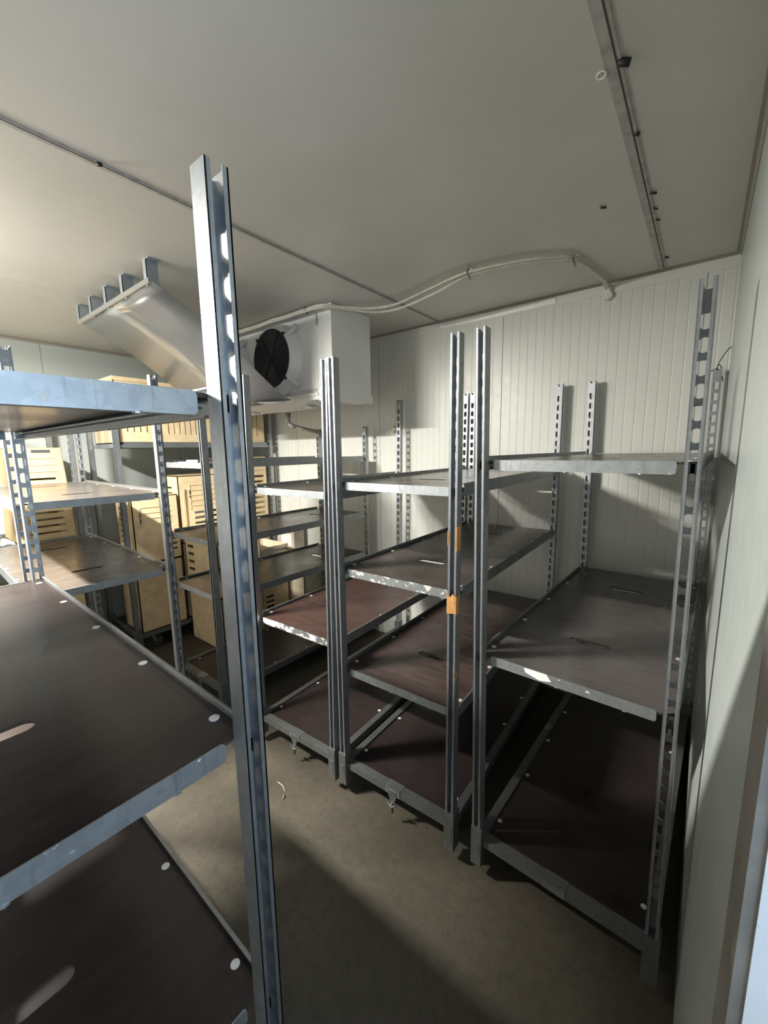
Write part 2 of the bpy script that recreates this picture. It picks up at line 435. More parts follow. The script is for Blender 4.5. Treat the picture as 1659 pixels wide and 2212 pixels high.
def rim_meshes():
    b = MB()   # end rim: folded angle with rounded ends, stops short of the corners
    hx = W / 2 - .048; y = -.6455
    pts = []
    r = .007
    for (cx, cz, a0) in ((hx - r, -r, 0), (-hx + r, -r, 90), (-hx + r, -.032 + r, 180), (hx - r, -.032 + r, 270)):
        for k in range(4):
            a = R(a0 + 30 * k); pts.append((cx + r * math.cos(a), y, cz + r * math.sin(a)))
    b.prism(pts, (0, .0026, 0))
    b.box(-hx + .004, hx - .004, y + .0026, y + .026, -.0168, -.0142)
    b.box(-hx + .004, hx - .004, y + .0026, y + .018, -.032, -.0296)
    b.disc((-.02, y + .004, -.034), .006, .003, 8); b.disc((.16, y + .004, -.034), .006, .003, 8)
    bmesh.ops.recalc_face_normals(b.bm, faces=b.bm.faces)
    out = {}
    me = bpy.data.meshes.new('end_rim'); b.bm.to_mesh(me); b.bm.free(); me.materials.append(M['rim']); out['rim'] = me
    m2 = me.copy(); m2.materials[0] = M['rimdirty']; out['rimdirty'] = m2
    b = MB()   # side rim: lipped edge profile the length of the shelf
    hy = .6455 - .030; x = .2725
    b.box(x, x + .003, -hy, hy, -.032, .012)
    b.box(x - .004, x + .0025, -hy, hy, .0095, .012)
    b.box(x - .022, x + .001, -hy, hy, -.0175, -.0145)
    b.box(x - .016, x + .001, -hy, hy, -.032, -.0298)
    b.disc((x - .008, -.2, -.034), .006, .003, 8); b.disc((x - .008, .32, -.034), .006, .003, 8)
    bmesh.ops.recalc_face_normals(b.bm, faces=b.bm.faces)
    me = bpy.data.meshes.new('side_rim'); b.bm.to_mesh(me); b.bm.free(); me.materials.append(M['side']); out['side'] = me
    b = MB()   # corner hook into the post
    xh = W / 2 - PW / 2
    b.box(xh - .010, xh + .008, -.6425, -.614, -.030, -.0145)
    b.box(xh - .004, xh + .004, -.662, -.640, -.028, -.004)
    b.box(xh - .004, xh + .004, -.662, -.658, -.045, -.004)
    bmesh.ops.recalc_face_normals(b.bm, faces=b.bm.faces)
    me = bpy.data.meshes.new('corner_hook'); b.bm.to_mesh(me); b.bm.free(); me.materials.append(M['side']); out['hook'] = me
    return out
RIM = rim_meshes()
def base_meshes():
    o = {}
    b = MB()   # welded base frame
    hx, hy = W / 2 - .006, L / 2 - .012
    for s in (-1, 1):
        y0, y1 = sorted((s * hy, s * (hy - .038)))
        b.box(-hx + .03, hx - .03, y0, y1, .128, .156)
        b.box(*sorted((s * hx, s * (hx - .030))), -hy + .03, hy - .03, .120, .158)
    b.box(-hx + .02, hx - .02, -.03, .03, .122, .136)
    b.box(-hx + .02, hx - .02, -hy + .19, -hy + .25, .122, .136); b.box(-hx + .02, hx - .02, hy - .25, hy - .19, .122, .136)
    o['frame'] = b
    b = MB()
    b.box(-hx + .030, hx - .030, -hy + .038, hy - .038, .1385, .150)
    for s in (-1, 1):
        for yy in (-.55, -.27, 0, .27, .55): b.disc((s * .232, yy, .150), .0085, .0016, 12, 1)
    o['deck'] = b
    b = MB()   # socket sleeve that takes the post foot
    s = .0195
    b.box(-s, s, -.003, PD + .010, .052, .205); b.box(-s, s, -.0045, -.003, .054, .200)
    b.box(-.012, .012, -.006, -.004, .09, .15)
    o['socket'] = b
    b = MB()   # hook and peg in the middle of the end rail
    b.prism([(-.020, 0, .150), (.020, 0, .150), (.020, 0, .128), (.010, 0, .098), (-.010, 0, .098), (-.020, 0, .128)], (0, -.004, 0))
    b.tube([(0, -.004, .100), (0, -.004, .05)], .0055, 8); b.box(-.008, .008, -.010, -.002, .078, .088)
    b.tube([(-.022, -.006, .092), (.0, -.012, .080), (.022, -.006, .092)], .0035, 6)
    o['hook'] = b
    b = MB()
    b.box(-.036, .036, -.0395, .0015, .1562, .1578); b.box(-.036, .036, .0005, .0022, .129, .1578)
    o['plate'] = b
    b = MB()   # swivel caster fork
    b.box(-.035, .035, -.035, .035, .114, .122); b.tube([(0, 0, .116), (0, 0, .104)], .024, 12)
    for s in (-1, 1): b.prism([(s * .018, -.012, .106), (s * .018, .022, .106), (s * .018, .040, .046), (s * .018, .022, .040)], (s * .003, 0, 0))
    b.tube([(-.024, .030, .05), (.024, .030, .05)], .006, 8)
    o['caster'] = b
    b = MB(); b.tube([(-.014, .030, .05), (-.010, .030, .05), (.010, .030, .05), (.014, .030, .05)], [.046, .05, .05, .046], 24)
    o['wheel'] = b
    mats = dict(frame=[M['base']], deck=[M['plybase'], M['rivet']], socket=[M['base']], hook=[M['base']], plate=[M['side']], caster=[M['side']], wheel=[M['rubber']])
    r = {}
    for k, b in o.items():
        bmesh.ops.recalc_face_normals(b.bm, faces=b.bm.faces)
        me = bpy.data.meshes.new('base_' + k); b.bm.to_mesh(me); b.bm.free()
        for m in mats[k]: me.materials.append(m)
        r[k] = me
    return r
BASE = base_meshes()
TROLLEYS = 'metal plant trolleys with plywood shelves'
def trolley(label, x, y, yaw, lean, shelves, hp=1.84, hook=True):
    """shelves: list of (z, plywood, front rim material). lean: tilt of the posts (x, y) in degrees."""
    kx, ky = math.tan(R(lean[0])), math.tan(R(lean[1]))
    t = empty('shelf_trolley', label, 'trolley', (x - .9 * kx, y - .9 * ky, 0), R(yaw), TROLLEYS)
    fr = link('base_frame', BASE['frame'], t)
    link('deck', BASE['deck'], t)
    for sx in (-1, 1):
        for sy in (-1, 1):
            px, py, rz = sx * (W / 2 - PW / 2), sy * L / 2, (0 if sy < 0 else math.pi)
            link('socket', BASE['socket'], fr, (px, py, 0), (0, 0, rz))
            link('post', POST[hp], t, (px + PZ * kx, py + PZ * ky, PZ), ((-R(lean[1]), R(lean[0]), rz) if sy < 0 else (R(lean[1]), -R(lean[0]), rz)))
            c = link('caster', BASE['caster'], t, (sx * .19, sy * .52, 0), (0, 0, random.uniform(-2.5, 2.5)))
            link('wheel', BASE['wheel'], c)
    for sy in (-1, 1):
        if hook or sy > 0: link('tow_hook', BASE['hook'], fr, (0, sy * (L / 2 - .012), 0), (0, 0, 0 if sy < 0 else math.pi))
        link('end_plate', BASE['plate'], fr, (.0, sy * (L / 2 - .012) , 0), (0, 0, math.pi if sy < 0 else 0))
    for z, ply, rim in shelves:
        s = link('shelf', BOARD[ply], t, (z * kx, z * ky, z))
        for rz in (0, math.pi):
            link('end_rim', RIM[rim], s, (0, 0, 0), (0, 0, rz))
            link('side_rim', RIM['side'], s, (0, 0, 0), (0, 0, rz))
        for mx in (1, -1):
            for rz in (0, math.pi):
                h = link('corner_hook', RIM['hook'], s, (0, 0, 0), (0, 0, rz)); h.scale = (mx, 1, 1)
    return t
ta = trolley('rightmost metal shelf trolley, two plywood shelves, standing against the right wall', -.2545, 1.855, -1.8, (-.60, -.30),
             [(1.508, 'plygrey', 'rim'), (.857, 'plysheen', 'rim')], hook=False)
tb = trolley('metal shelf trolley with brown tape on its front right post, three plywood shelves', -.9213, 1.8495, 1.73, (0, .06),
             [(1.417, 'plygrey', 'rim'), (1.0546, 'plygrey', 'rimdirty'), (.605, 'plybrown', 'rim')])
tc = trolley('metal shelf trolley with a reddish brown lower shelf and white paper-smeared rim', -1.5042, 1.828, 2.1, (.49, .51),
             [(1.371, 'plygrey', 'rim'), (.7044, 'plyred', 'rimdirty')])
td = trolley('shorter shelf trolley with three glossy dark shelves, below the cooler unit', -2.3754, 1.8107, -.52, (-.07, -.12),
             [(1.486, 'ply', 'rim'), (1.0461, 'ply', 'rim'), (.72, 'ply', 'rim')], hp=1.665)
tg = trolley('big foreground shelf trolley at the left edge, its tall post nearest the camera', -1.1862, .065, 90 - .94, (0, 0),
             [(1.6265, 'ply', 'rim'), (1.1088, 'ply', 'rim'), (.608, 'ply', 'rim')])
tf = trolley('shelf trolley standing crosswise behind the foreground trolley, its shelf reflecting beige crates', -2.712, .6436, 90 - 2.06, (0, 0),
             [(1.357, 'plygrey', 'rim'), (.98, 'plygrey', 'rim')])
th = trolley('shelf trolley along the left wall carrying beige crates on its high shelf and its base', -3.585, 1.81, 0, (0, 0),
             [(1.615, 'ply', 'rim')])
tj = trolley('shelf trolley at the far left holding a tapered crate and a white sheet', -3.76, .27, 0, (0, 0),
             [(.955, 'ply', 'rim')])
# worn tape wrapped on trolley B's front right post, scraps of paper on some rims
pb = [o for o in tb.children if o.name.startswith('post')]
fp = min(pb, key=lambda o: (o.location.y, -o.location.x))
def tape(z0, z1, sides):
    b = MB(); e = .0007; w = PW / 2
    if 'f' in sides:      # across the open front
        b.prism([(-w - e, -.001, z0), (w + e, -.001, z0 + .004), (w + e, -.001, z1 - .006), (.004, -.003, z1 + .004), (-.004, -.001, z1 - .010), (-w - e, -.001, z1)], (0, -.0008, 0))
        b.box(-w - e - .0008, -w - e, -.0018, .020, z0, z1 - .004); b.box(w + e, w + e + .0008, -.0018, .024, z0, z1 - .004)
    if 'e' in sides:      # only on the flanges
        b.box(w - T - e, w + e + .0008, -.0018, -.0008, z0, z1); b.box(w + e, w + e + .0008, -.0018, .026, z0 + .004, z1)
        b.box(-w - e, -w + T + e, -.0018, -.0008, z0 + .020, z1 - .016)
    if 'r' in sides:
        b.prism([(w + e, -.0018, z0), (w + e, .018, z0 + .012), (w + e, .026, z1), (w + e, .014, z1 - .03), (w + e, -.012, z1 - .026)], (.0008, 0, 0))
    o = b.done('tape', M['tape'], fp); o['label'] = 'torn brown packing tape on the post'
tape(1.205 - PZ, 1.290 - PZ, 'e'); tape(.985 - PZ, 1.055 - PZ, 'f'); tape(.745 - PZ, .80 - PZ, 'r')
def rim_note(t, z, pts, d=(0, -.0008, 0), mat='paper', lab='scrap of white paper label on the rim'):
    s = min((o for o in t.children if o.name.startswith('shelf')), key=lambda o: abs(o.location.z - z))
    b = MB(); b.prism([(x, -.6458, q) for x, q in pts], d); o = b.done('paper_label', M[mat], s); o['label'] = lab
rim_note(tc, 1.371, [(-.165, .0005), (-.112, .0005), (-.112, -.026), (-.125, -.034), (-.148, -.030), (-.165, -.034)])
rim_note(tb, 1.417, [(-.10, -.001), (.03, -.001), (.035, -.029), (-.03, -.030), (-.085, -.027)])
rim_note(ta, .857, [(-.12, -.002), (-.05, -.001), (-.035, -.020), (-.07, -.028), (-.115, -.016)])
rim_note(tc, .7044, [(-.232, -.001), (-.16, -.001), (-.12, -.016), (-.15, -.033), (-.20, -.030), (-.232, -.022)])
rim_note(tc, .7044, [(.10, -.002), (.14, -.002), (.15, -.028), (.11, -.020)])

# ------------------------------------------------------------------ crates
def wall_panel(b, P, w, h, t, holes, mi=0):
    """a plate of size w x h, thickness t, with rectangular openings; P(u, v, n) -> point"""
    us = sorted({0, w, *[q for r in holes for q in r[:2]]}); vs = sorted({0, h, *[q for r in holes for q in r[2:]]})
    def hole(u, v): return any(r[0] < u < r[1] and r[2] < v < r[3] for r in holes)
    for i in range(len(us) - 1):
        j = 0
        while j < len(vs) - 1:
            if hole((us[i] + us[i + 1]) / 2, (vs[j] + vs[j + 1]) / 2): j += 1; continue
            k = j
            while k + 1 < len(vs) - 1 and not hole((us[i] + us[i + 1]) / 2, (vs[k + 1] + vs[k + 2]) / 2): k += 1
            c = [b.bm.verts.new(P(u, v, n)) for n in (0, t) for v in (vs[j], vs[k + 1]) for u in (us[i], us[i + 1])]
            for f in ((0, 2, 3, 1), (4, 5, 7, 6), (0, 1, 5, 4), (2, 6, 7, 3), (0, 4, 6, 2), (1, 3, 7, 5)):
                q = b.bm.faces.new([c[m] for m in f]); q.material_index = mi
            j = k + 1
def crate(label, x0, x1, y0, y1, z0, z1, front=(), side=(), lines=(), taper=0., mat='crate', group='beige plastic crates', rim=True, bottom=True, rz=0., top=False, name='plastic_crate'):
    """x1 is the face towards the aisle (+x), y0 the face towards the camera (-y)."""
    w, d, h = y1 - y0, x1 - x0, z1 - z0
    t = .006
    root = empty(name, label, 'crate', ((x0 + x1) / 2, (y0 + y1) / 2, z0), rz, group)
    b = MB()
    def k(v): return taper * v / h
    fx, fy = d / 2, w / 2
    def tp(x, y, v): return (x * (1 - k(v)), y * (1 - k(v)), v)
    wall_panel(b, lambda u, v, n: tp(fx - n, -fy + u, v), w, h, t, front)
    wall_panel(b, lambda u, v, n: tp(-fx + n, -fy + u, v), w, h, t, front)
    wall_panel(b, lambda u, v, n: tp(-fx + u, -fy + n, v), d, h, t, side)
    wall_panel(b, lambda u, v, n: tp(-fx + u, fy - n, v), d, h, t, side)
    if bottom: b.box(-fx, fx, -fy, fy, 0, .006)
    if top:
        q = b.box(-fx, fx, -fy, fy, h - .006, h)
        for v in q: v.co = Vector(tp(v.co.x, v.co.y, v.co.z))
    b.done('body', M[mat], root)
    if rim:
        b = MB(); r = .009
        zt = h - .028
        s = 1 - k(h)
        X, Y = fx * s, fy * s
        for z_, hh in ((zt, .028),):
            b.box(X, X + r, -Y - r, Y + r, z_, z_ + hh); b.box(-X - r, -X, -Y - r, Y + r, z_, z_ + hh)
            b.box(-X, X, -Y - r, -Y, z_, z_ + hh); b.box(-X, X, Y, Y + r, z_, z_ + hh)
        b.done('rim', M[mat], root)
    if lines:
        b = MB()
        for (u0, u1, v, leg) in lines:      # moulded ribs: a bar with one turned-down end
            x = fx * (1 - k(v)) + .0005
            b.box(x - .003, x + .004, -fy + u0, -fy + u1, v, v + .005)
            b.box(x - .003, x + .004, -fy + u0, -fy + u0 + .005, v - leg, v)
        b.done('moulded_ribs', M[mat], root)
    return root
def hslots(u0, u1, v0, n, pitch, hh): return [(u0, u1, v0 + i * pitch, v0 + i * pitch + hh) for i in range(n)]
def vslots(u0, n, pitch, ww, v0, v1): return [(u0 + i * pitch, u0 + i * pitch + ww, v0, v1) for i in range(n)]
HS = 1.617
HIGH = 'crates standing on edge on the high shelf'
crate('beige crate with few vertical slots at the near end of the high shelf', -3.80, -3.325, 1.172, 1.42, HS, 2.085, vslots(.06, 4, .045, .008, .08, .38), [], group=HIGH, bottom=True, top=True)
crate('beige crate with vertical slots in the middle of the high shelf, under the deflector', -3.80, -3.325, 1.445, 1.92, HS, 2.075, vslots(.08, 8, .044, .008, .07, .38), [], group=HIGH, top=True)
crate('beige crate with vertical slots at the far end of the high shelf', -3.80, -3.325, 1.945, 2.42, HS, 2.075, vslots(.08, 8, .044, .008, .07, .38), [], group=HIGH, top=True)
ST = 'beige crates stacked along the left wall'
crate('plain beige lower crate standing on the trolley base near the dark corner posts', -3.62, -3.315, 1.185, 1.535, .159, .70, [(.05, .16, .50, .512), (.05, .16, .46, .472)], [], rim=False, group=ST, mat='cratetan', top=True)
crate('slotted beige crate resting on the plain lower crate, moulded ribs on its face', -3.62, -3.318, 1.20, 1.54, .702, 1.215, hslots(.20, .31, .07, 4, .042, .018), hslots(.05, .22, .06, 9, .044, .016), lines=[(.05, .28, .30 + .043 * i, .12 if i > 2 else .03) for i in range(4)], group=ST, rim=False, top=True)
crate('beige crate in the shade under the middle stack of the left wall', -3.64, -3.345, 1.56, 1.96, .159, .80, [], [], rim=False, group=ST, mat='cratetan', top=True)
crate('tall beige crate with rib lines and a slat leaning on its face', -3.64, -3.33, 1.56, 1.96, .802, 1.355, hslots(.12, .36, .10, 4, .044, .020), hslots(.04, .2, .08, 9, .046, .014), lines=[(.09, .36, .30 + .043 * i, .10 if i > 3 else .03) for i in range(5)], group=ST, rim=False, top=True)
b = MB(); b.box(-3.327, -3.318, 1.592, 1.606, .95, 1.25); 
tag(b.done('wooden_slat', M['cratetan']), 'narrow brown slat leaning on the tall ribbed crate', 'slat')
crate('beige crate with six wide slots at the far end of the left wall', -3.64, -3.33, 1.985, 2.42, .84, 1.50, hslots(.05, .40, .06, 9, .050, .022), [], lines=[(.09, .40, .53 + .043 * i, .02) for i in range(3)], group=ST, rim=False, top=True)
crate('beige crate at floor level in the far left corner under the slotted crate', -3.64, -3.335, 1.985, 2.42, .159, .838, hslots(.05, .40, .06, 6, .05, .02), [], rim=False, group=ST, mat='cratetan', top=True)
GP = 'crates standing on the floor beside the short trolley'
crate('tan crate with three rounded slots, upper of two on the floor between the trolleys', -3.285, -2.80, 1.555, 1.93, .437, .872, [], [(.04, .13, .10 + .062 * i, .125 + .062 * i) for i in range(5)], group=GP, rim=False, top=True, mat='crate')
crate('tan crate underneath the round-slotted crate, standing on the floor', -3.285, -2.80, 1.56, 1.93, .001, .435, [], [], group=GP, rim=False, mat='cratetan', top=True)
# low crates by the back wall
c = crate('open beige crate with a small white label and red print, seen below the middle shelf', -3.20, -2.86, 1.96, 2.245, .40, .735, [], [], group='low crates by the back wall', rim=True, mat='cratepale')
b = MB(); b.box(.1705, .174, -.112, .03, .215, .285); lb = b.done('label', M['white'], c); lb['label'] = 'white label'
b = MB(); b.box(.174, .1745, -.075, -.022, .240, .272); b.done('print', M['red'], lb)
b = MB(); b.tube([(.176, -.13, .17), (.178, -.125, .20), (.178, -.10, .205), (.178, .09, .21), (.178, .10, .19)], .005, 6); b.done('handle', M['white'], c)
crate('beige crate below the open labelled crate, in shade', -3.20, -2.86, 1.96, 2.245, .002, .398, hslots(.04, .12, .2, 3, .045, .02), [], group='low crates by the back wall', rim=False, mat='cratetan', top=True)
crate('yellowish box low by the back wall, left of the pale one', -3.22, -2.945, 2.27, 2.52, .002, .42, [], [], group='low crates by the back wall', rim=False, top=True)
crate('pale yellow box low by the back wall, partly behind the short trolley', -2.94, -2.675, 2.27, 2.52, .002, .47, [], [], group='low crates by the back wall', rim=False, mat='cratepale', top=True)
b = MB(); b.box(-3.19, -2.943, 2.40, 2.52, .424, .90); o = b.done('cardboard_box', M['card'])
tag(o, 'grey brown cardboard box with a white label leaning at the back wall', 'box')
b = MB(); b.box(-3.13, -2.98, 2.3985, 2.400, .66, .775); lb = b.done('label', M['paper'], o); lb['label'] = 'white label'
# the crates at the far left
FL = 'crates on the far left trolley'
c = crate('tapered beige crate with a dark label near its top edge and rows of slots', -3.94, -3.495, .585, .90, .957, 1.59, hslots(.06, .26, .05, 6, .046, .014) + hslots(.07, .25, .37, 2, .046, .014), [], lines=[(.07, .25, .47 + .045 * i, .03) for i in range(3)], taper=.16, group=FL, rim=False, mat='cratedimmed', top=True)
b = MB(); b.box(.186, .1915, -.03, .07, .600, .618); lb = b.done('label', M['labeldark'], c); lb['label'] = 'dark slot label'
crate('beige crate with curved slots cut off by the left edge of the photo', -3.94, -3.60, -.12, .29, .957, 1.62, hslots(.05, .36, .08, 8, .06, .025), [], taper=.1, group=FL, rim=False, mat='cratedimmed', top=True)
crate('slotted beige crate low on the far left trolley, in shade', -3.95, -3.49, .48, .90, .159, .62, hslots(.02, .30, .05, 8, .05, .024), [], group=FL, rim=False, mat='cratetan', top=True)
# crumpled white sheet on the far left shelf
b = MB(); n = 14; g = []
for i in range(n):
    row = []
    for j in range(9):
        u, v = i / (n - 1), j / 8
        z = .970 + .055 * max(0, math.sin(u * 3.1) * math.sin(v * 3.1)) * (1 + .5 * math.sin(u * 17 + v * 9)) + .006 * math.sin(u * 23 - v * 31)
        row.append(b.bm.verts.new((-3.570 + .072 * v + .006 * math.sin(u * 9), .31 + .25 * u, z)))
    g.append(row)
for i in range(n - 1):
    for j in range(8): b.bm.faces.new((g[i][j], g[i + 1][j], g[i + 1][j + 1], g[i][j + 1]))
o = b.done('plastic_sheet', M['paper']); tag(o, 'crumpled white sheet on the far left shelf edge', 'sheet')
so = o.modifiers.new('thick', 'SOLIDIFY'); so.thickness = .002; so.offset = 1

# ------------------------------------------------------------------ cooler unit on the ceiling
def cooler():
    t = empty('evaporator_cooler', 'white ceiling cooler unit with black fan grilles in the back corner', 'cooler', (-2.44, 2.0, H))
    def rel(b): 
        for v in b.bm.verts: v.co -= Vector((-2.44, 2.0, H))
        return b
    x0, x1, y0, y1, zb = -3.25, -1.806, 1.83, 2.185, 1.895
    b = MB(); b.box(x0 + .12, x1 - .122, y0 + .016, y1 - .01, zb + .01, H - .004)
    b.box(x0 + .132, x1 - .132, y0 + .004, y0 + .016, zb + .035, H - .012)
    rel(b).done('body', M['cooler'], t)
    for xa, xb, s in ((x1 - .126, x1, 1), (x0, x0 + .126, -1)):
        b = MB(); b.box(xa, xb, y0 - .004, y1, 1.855, H - .002)
        xo = xb if s > 0 else xa
        b.prism([(xo, y0 - .004, 1.853), (xo, y1, 1.853), (xo, y1 + .012, 1.853), (xo, y1 + .012, 1.895), (xo, y1, 1.905), (xo, y0 - .004, 1.905)], (s * .003, 0, 0))
        b.box(xa if s > 0 else xb - .001, (xa + .001) if s > 0 else xb, y0 - .006, y0 - .003, 1.93, H - .01)
        for zz in (1.88, 1.945, 2.33): b.disc(((xa + xb) / 2 - s * .046, y0 - .004, zz), .005, .003, 8, 1, (0, -1, 0))
        b.box((xa + xb) / 2 - s * .056 - .004, (xa + xb) / 2 - s * .056 + .004, y0 - .012, y0 - .004, 2.30, 2.37, 1)
        rel(b).done('end_cover', [M['cooler'], M['pipe']], t)
    b = MB()   # sloped drip tray
    b.prism([(x0 + .12, y0 - .004, 1.862), (x0 + .12, y0 - .004, 1.898), (x0 + .12, y0 + .004, 1.898), (x0 + .12, y1, 1.905), (x0 + .12, y1, 1.872), (x0 + .12, y0 + .20, 1.836), ], (x1 - x0 - .248, 0, 0))
    b.box(x0 + .12, x1 - .128, y0 - .010, y0 - .002, 1.888, 1.904)
    for xx in (-2.15, -2.00, -2.8): b.box(xx - .03, xx + .03, y0 + .10, y0 + .16, 1.829, 1.842)
    rel(b).done('drip_tray', M['coolertray'], t)
    for cx in (-2.30, -2.87):
        cz = 2.145; yf = y0 - .075
        b = MB(); n = 40
        prof = [(.228, y0 + .003), (.225, y0 - .010), (.205, y0 - .022), (.195, yf), (.186, yf), (.186, y0 - .01), (.15, y0 + .0)]
        rings = [[b.bm.verts.new((cx + r * math.cos(2 * math.pi * k / n), y, min(H - .006, cz + r * math.sin(2 * math.pi * k / n)))) for k in range(n)] for r, y in prof]
        for a, c in zip(rings, rings[1:]):
            for k in range(n): f = b.bm.faces.new((a[k], a[(k + 1) % n], c[(k + 1) % n], c[k])); f.smooth = True
        for an in (45, 135, 225, 315):
            a = R(an); p = Vector((cx + .19 * math.cos(a), 0, cz + .19 * math.sin(a))); q = Vector((cx + .262 * math.cos(a), 0, cz + .262 * math.sin(a)))
            if q.z > H - .02: q.z = H - .02
            b.tube([(p.x, yf + .010, p.z), (p.x, yf + .030, p.z), (q.x, y0 - .002, q.z)], [.012, .013, .020], 8)
        fs = rel(b).done('fan_shroud', M['cooler'], t)
        b = MB()
        b.tube([(cx, yf + .012, cz), (cx, yf + .001, cz)], .186, 40, 0, True, False)
        for r in [.02 + .0125 * i for i in range(14)]:
            pts = [(cx + r * math.cos(2 * math.pi * k / 32), yf - .001, cz + r * math.sin(2 * math.pi * k / 32)) for k in range(33)]
            b.tube(pts, .0016, 4, 0, False)
        for an in (0, 60, 120):
            a = R(an); b.tube([(cx - .186 * math.cos(a), yf - .002, cz - .186 * math.sin(a)), (cx + .186 * math.cos(a), yf - .002, cz + .186 * math.sin(a))], .003, 4, 0)
        for an in (45, 135, 225, 315):
            a = R(an); b.box(cx + .19 * math.cos(a) - .01, cx + .19 * math.cos(a) + .01, yf - .006, yf + .008, cz + .19 * math.sin(a) - .01, cz + .19 * math.sin(a) + .01)
        rel(b).done('fan_grille', M['grille'], fs)
    return t
cooler()
# drain pipe under the cooler tray
t = empty('drain_pipe', 'grey elbow drain pipe dropping from the cooler tray to the wall', 'pipe', (-2.60, 2.12, 1.84))
b = MB(); b.tube([(0, 0, 0), (0, 0, -.012)], .024, 14); b.tube([(0, 0, -.012), (0, 0, -.035)], .019, 14); b.done('collar', M['pipebrown'], t)
b = MB(); b.tube([(0, 0, -.03), (0, 0, -.065), (.001, .010, -.085), (.003, .030, -.097), (.006, .055, -.106)], .0165, 14); b.done('elbow', M['pipe'], t)
b = MB(); b.tube([(.006, .050, -.104), (.02, YB - 2.12, -.166)], .0145, 12); b.done('tail_pipe', M['pipebrown'], t)

# ------------------------------------------------------------------ air deflector
def deflector():
    x0, x1 = -2.985, -2.025
    t = empty('air_deflector', 'curved shiny grey sheet metal deflector hung from the ceiling before the fans', 'deflector', (-2.5, .905, H))
    prof = [(.905, 2.312), (.98, 2.281), (1.06, 2.243), (1.16, 2.188), (1.25, 2.132), (1.345, 2.068), (1.456, 1.982), (1.55, 1.915), (1.63, 1.872), (1.70, 1.850)]
    nrm = []
    for i in range(len(prof)):
        a = prof[max(i - 1, 0)]; c = prof[min(i + 1, len(prof) - 1)]
        d = Vector((0, c[0] - a[0], c[1] - a[1])).normalized(); nrm.append(Vector((0, -d.z, d.y)))
    b = MB(); o = Vector((-2.5, .905, H))
    pts = [Vector((x0, y, z)) - o for y, z in prof]
    b.strip(pts, (x1 - x0, 0, 0), .0018, nrm)
    ob = b.done('sheet', M['deflect'], t)
    for f in ob.data.polygons: f.use_smooth = abs(f.normal.x) < .5 and f.area > .005
    b = MB(); b.box(x0 + 2.5, x1 + 2.5, -.004, .004, 2.300 - H, 2.322 - H)
    for xx in (-2.06, -2.3, -2.53, -2.75, -2.93): b.disc((xx + 2.5, .006, 2.300 - H), .005, -.006, 8)
    b.done('front_lip', M['deflect'], t)
    for xx in (-2.045, -2.315, -2.535, -2.755, -2.955):
        b = MB(); b.box(xx + 2.5 - .0015, xx + 2.5 + .0015, 0, .052, 2.305 - H, 0); b.box(xx + 2.5 - .030, xx + 2.5 + .0015, 0, .003, 2.31 - H, 0)
        b.box(xx + 2.5, xx + 2.5 + .030, 0, .052, -.003, 0)
        b.done('bracket', M['bracket'], t)
deflector()

# ------------------------------------------------------------------ cables on the ceiling
def catmull(P, n=8):
    P = [Vector(p) for p in P]; out = []
    for i in range(len(P) - 1):
        a, b_, c, d = P[max(i - 1, 0)], P[i], P[i + 1], P[min(i + 2, len(P) - 1)]
        for k in range(n):
            t = k / n
            out.append(.5 * (2 * b_ + (c - a) * t + (2 * a - 5 * b_ + 4 * c - d) * t * t + (3 * b_ - a - 3 * c + d) * t ** 3))
    return out + [P[-1]]
path = [(-.475, 2.566, 2.372), (-.478, 2.44, 2.389), (-.535, 2.11, 2.391), (-.60, 2.05, 2.391), (-.72, 1.985, 2.390), (-.97, 1.935, 2.388), (-1.19, 1.972, 2.382), (-1.46, 2.03, 2.376), (-1.62, 1.99, 2.374), (-1.755, 1.87, 2.378), (-1.83, 1.785, 2.384), (-1.965, 1.780, 2.388), (-2.16, 1.785, 2.389), (-2.30, 1.785, 2.393), (-2.48, 1.785, 2.388), (-2.87, 1.785, 2.393), (-3.1, 1.79, 2.388)]
t = empty('cable_bundle', 'pale grey cables looping across the ceiling from wall to cooler', 'cable', (-.475, 2.56, 2.38))
o0 = Vector(t.location)
for k, (dx, dy, dz, r) in enumerate(((0, 0, 0, .0085), (.004, .013, -.006, .0075), (-.006, -.011, -.004, .006))):
    pts = []
    for i, p in enumerate(path):
        q = Vector(p) + Vector((dx, dy, dz)) - o0
        if k == 1 and 5 < i < 9: q += Vector((.0, .016, -.010))
        if k == 2 and i > 9: q += Vector((0, 0, -.012))
        pts.append(q)
    b = MB(); b.tube(catmull(pts), r, 8); b.done('cable', M['cable'], t)
for p in ((-.535, 2.11), (-.97, 1.935), (-1.965, 1.780)):
    b = MB(); q = Vector((p[0], p[1], 2.386)) - o0
    ring = [q + Vector((0, .020 * math.cos(a), .015 * math.sin(a))) for a in [2 * math.pi * k / 12 for k in range(13)]]
    b.tube(ring, .0022, 5, 0, False); b.tube([q + Vector((0, .004, -.015)), q + Vector((.004, .008, -.032))], .0018, 5)
    b.done('cable_tie', M['wire'], t)
for p, lab in (((-.530, 2.135), 'small white cable clip on the ceiling by the cable bend'), ((-.965, 1.955), 'small white cable clip on the ceiling at the middle of the cable run')):
    b = MB(); b.box(p[0] - .010, p[0] + .010, p[1] - .008, p[1] + .012, H - .020, H); b.box(p[0] - .006, p[0] + .006, p[1] + .004, p[1] + .020, H - .012, H)
    tag(b.done('cable_clip', M['white']), lab, 'clip', 'white cable clips on the ceiling')
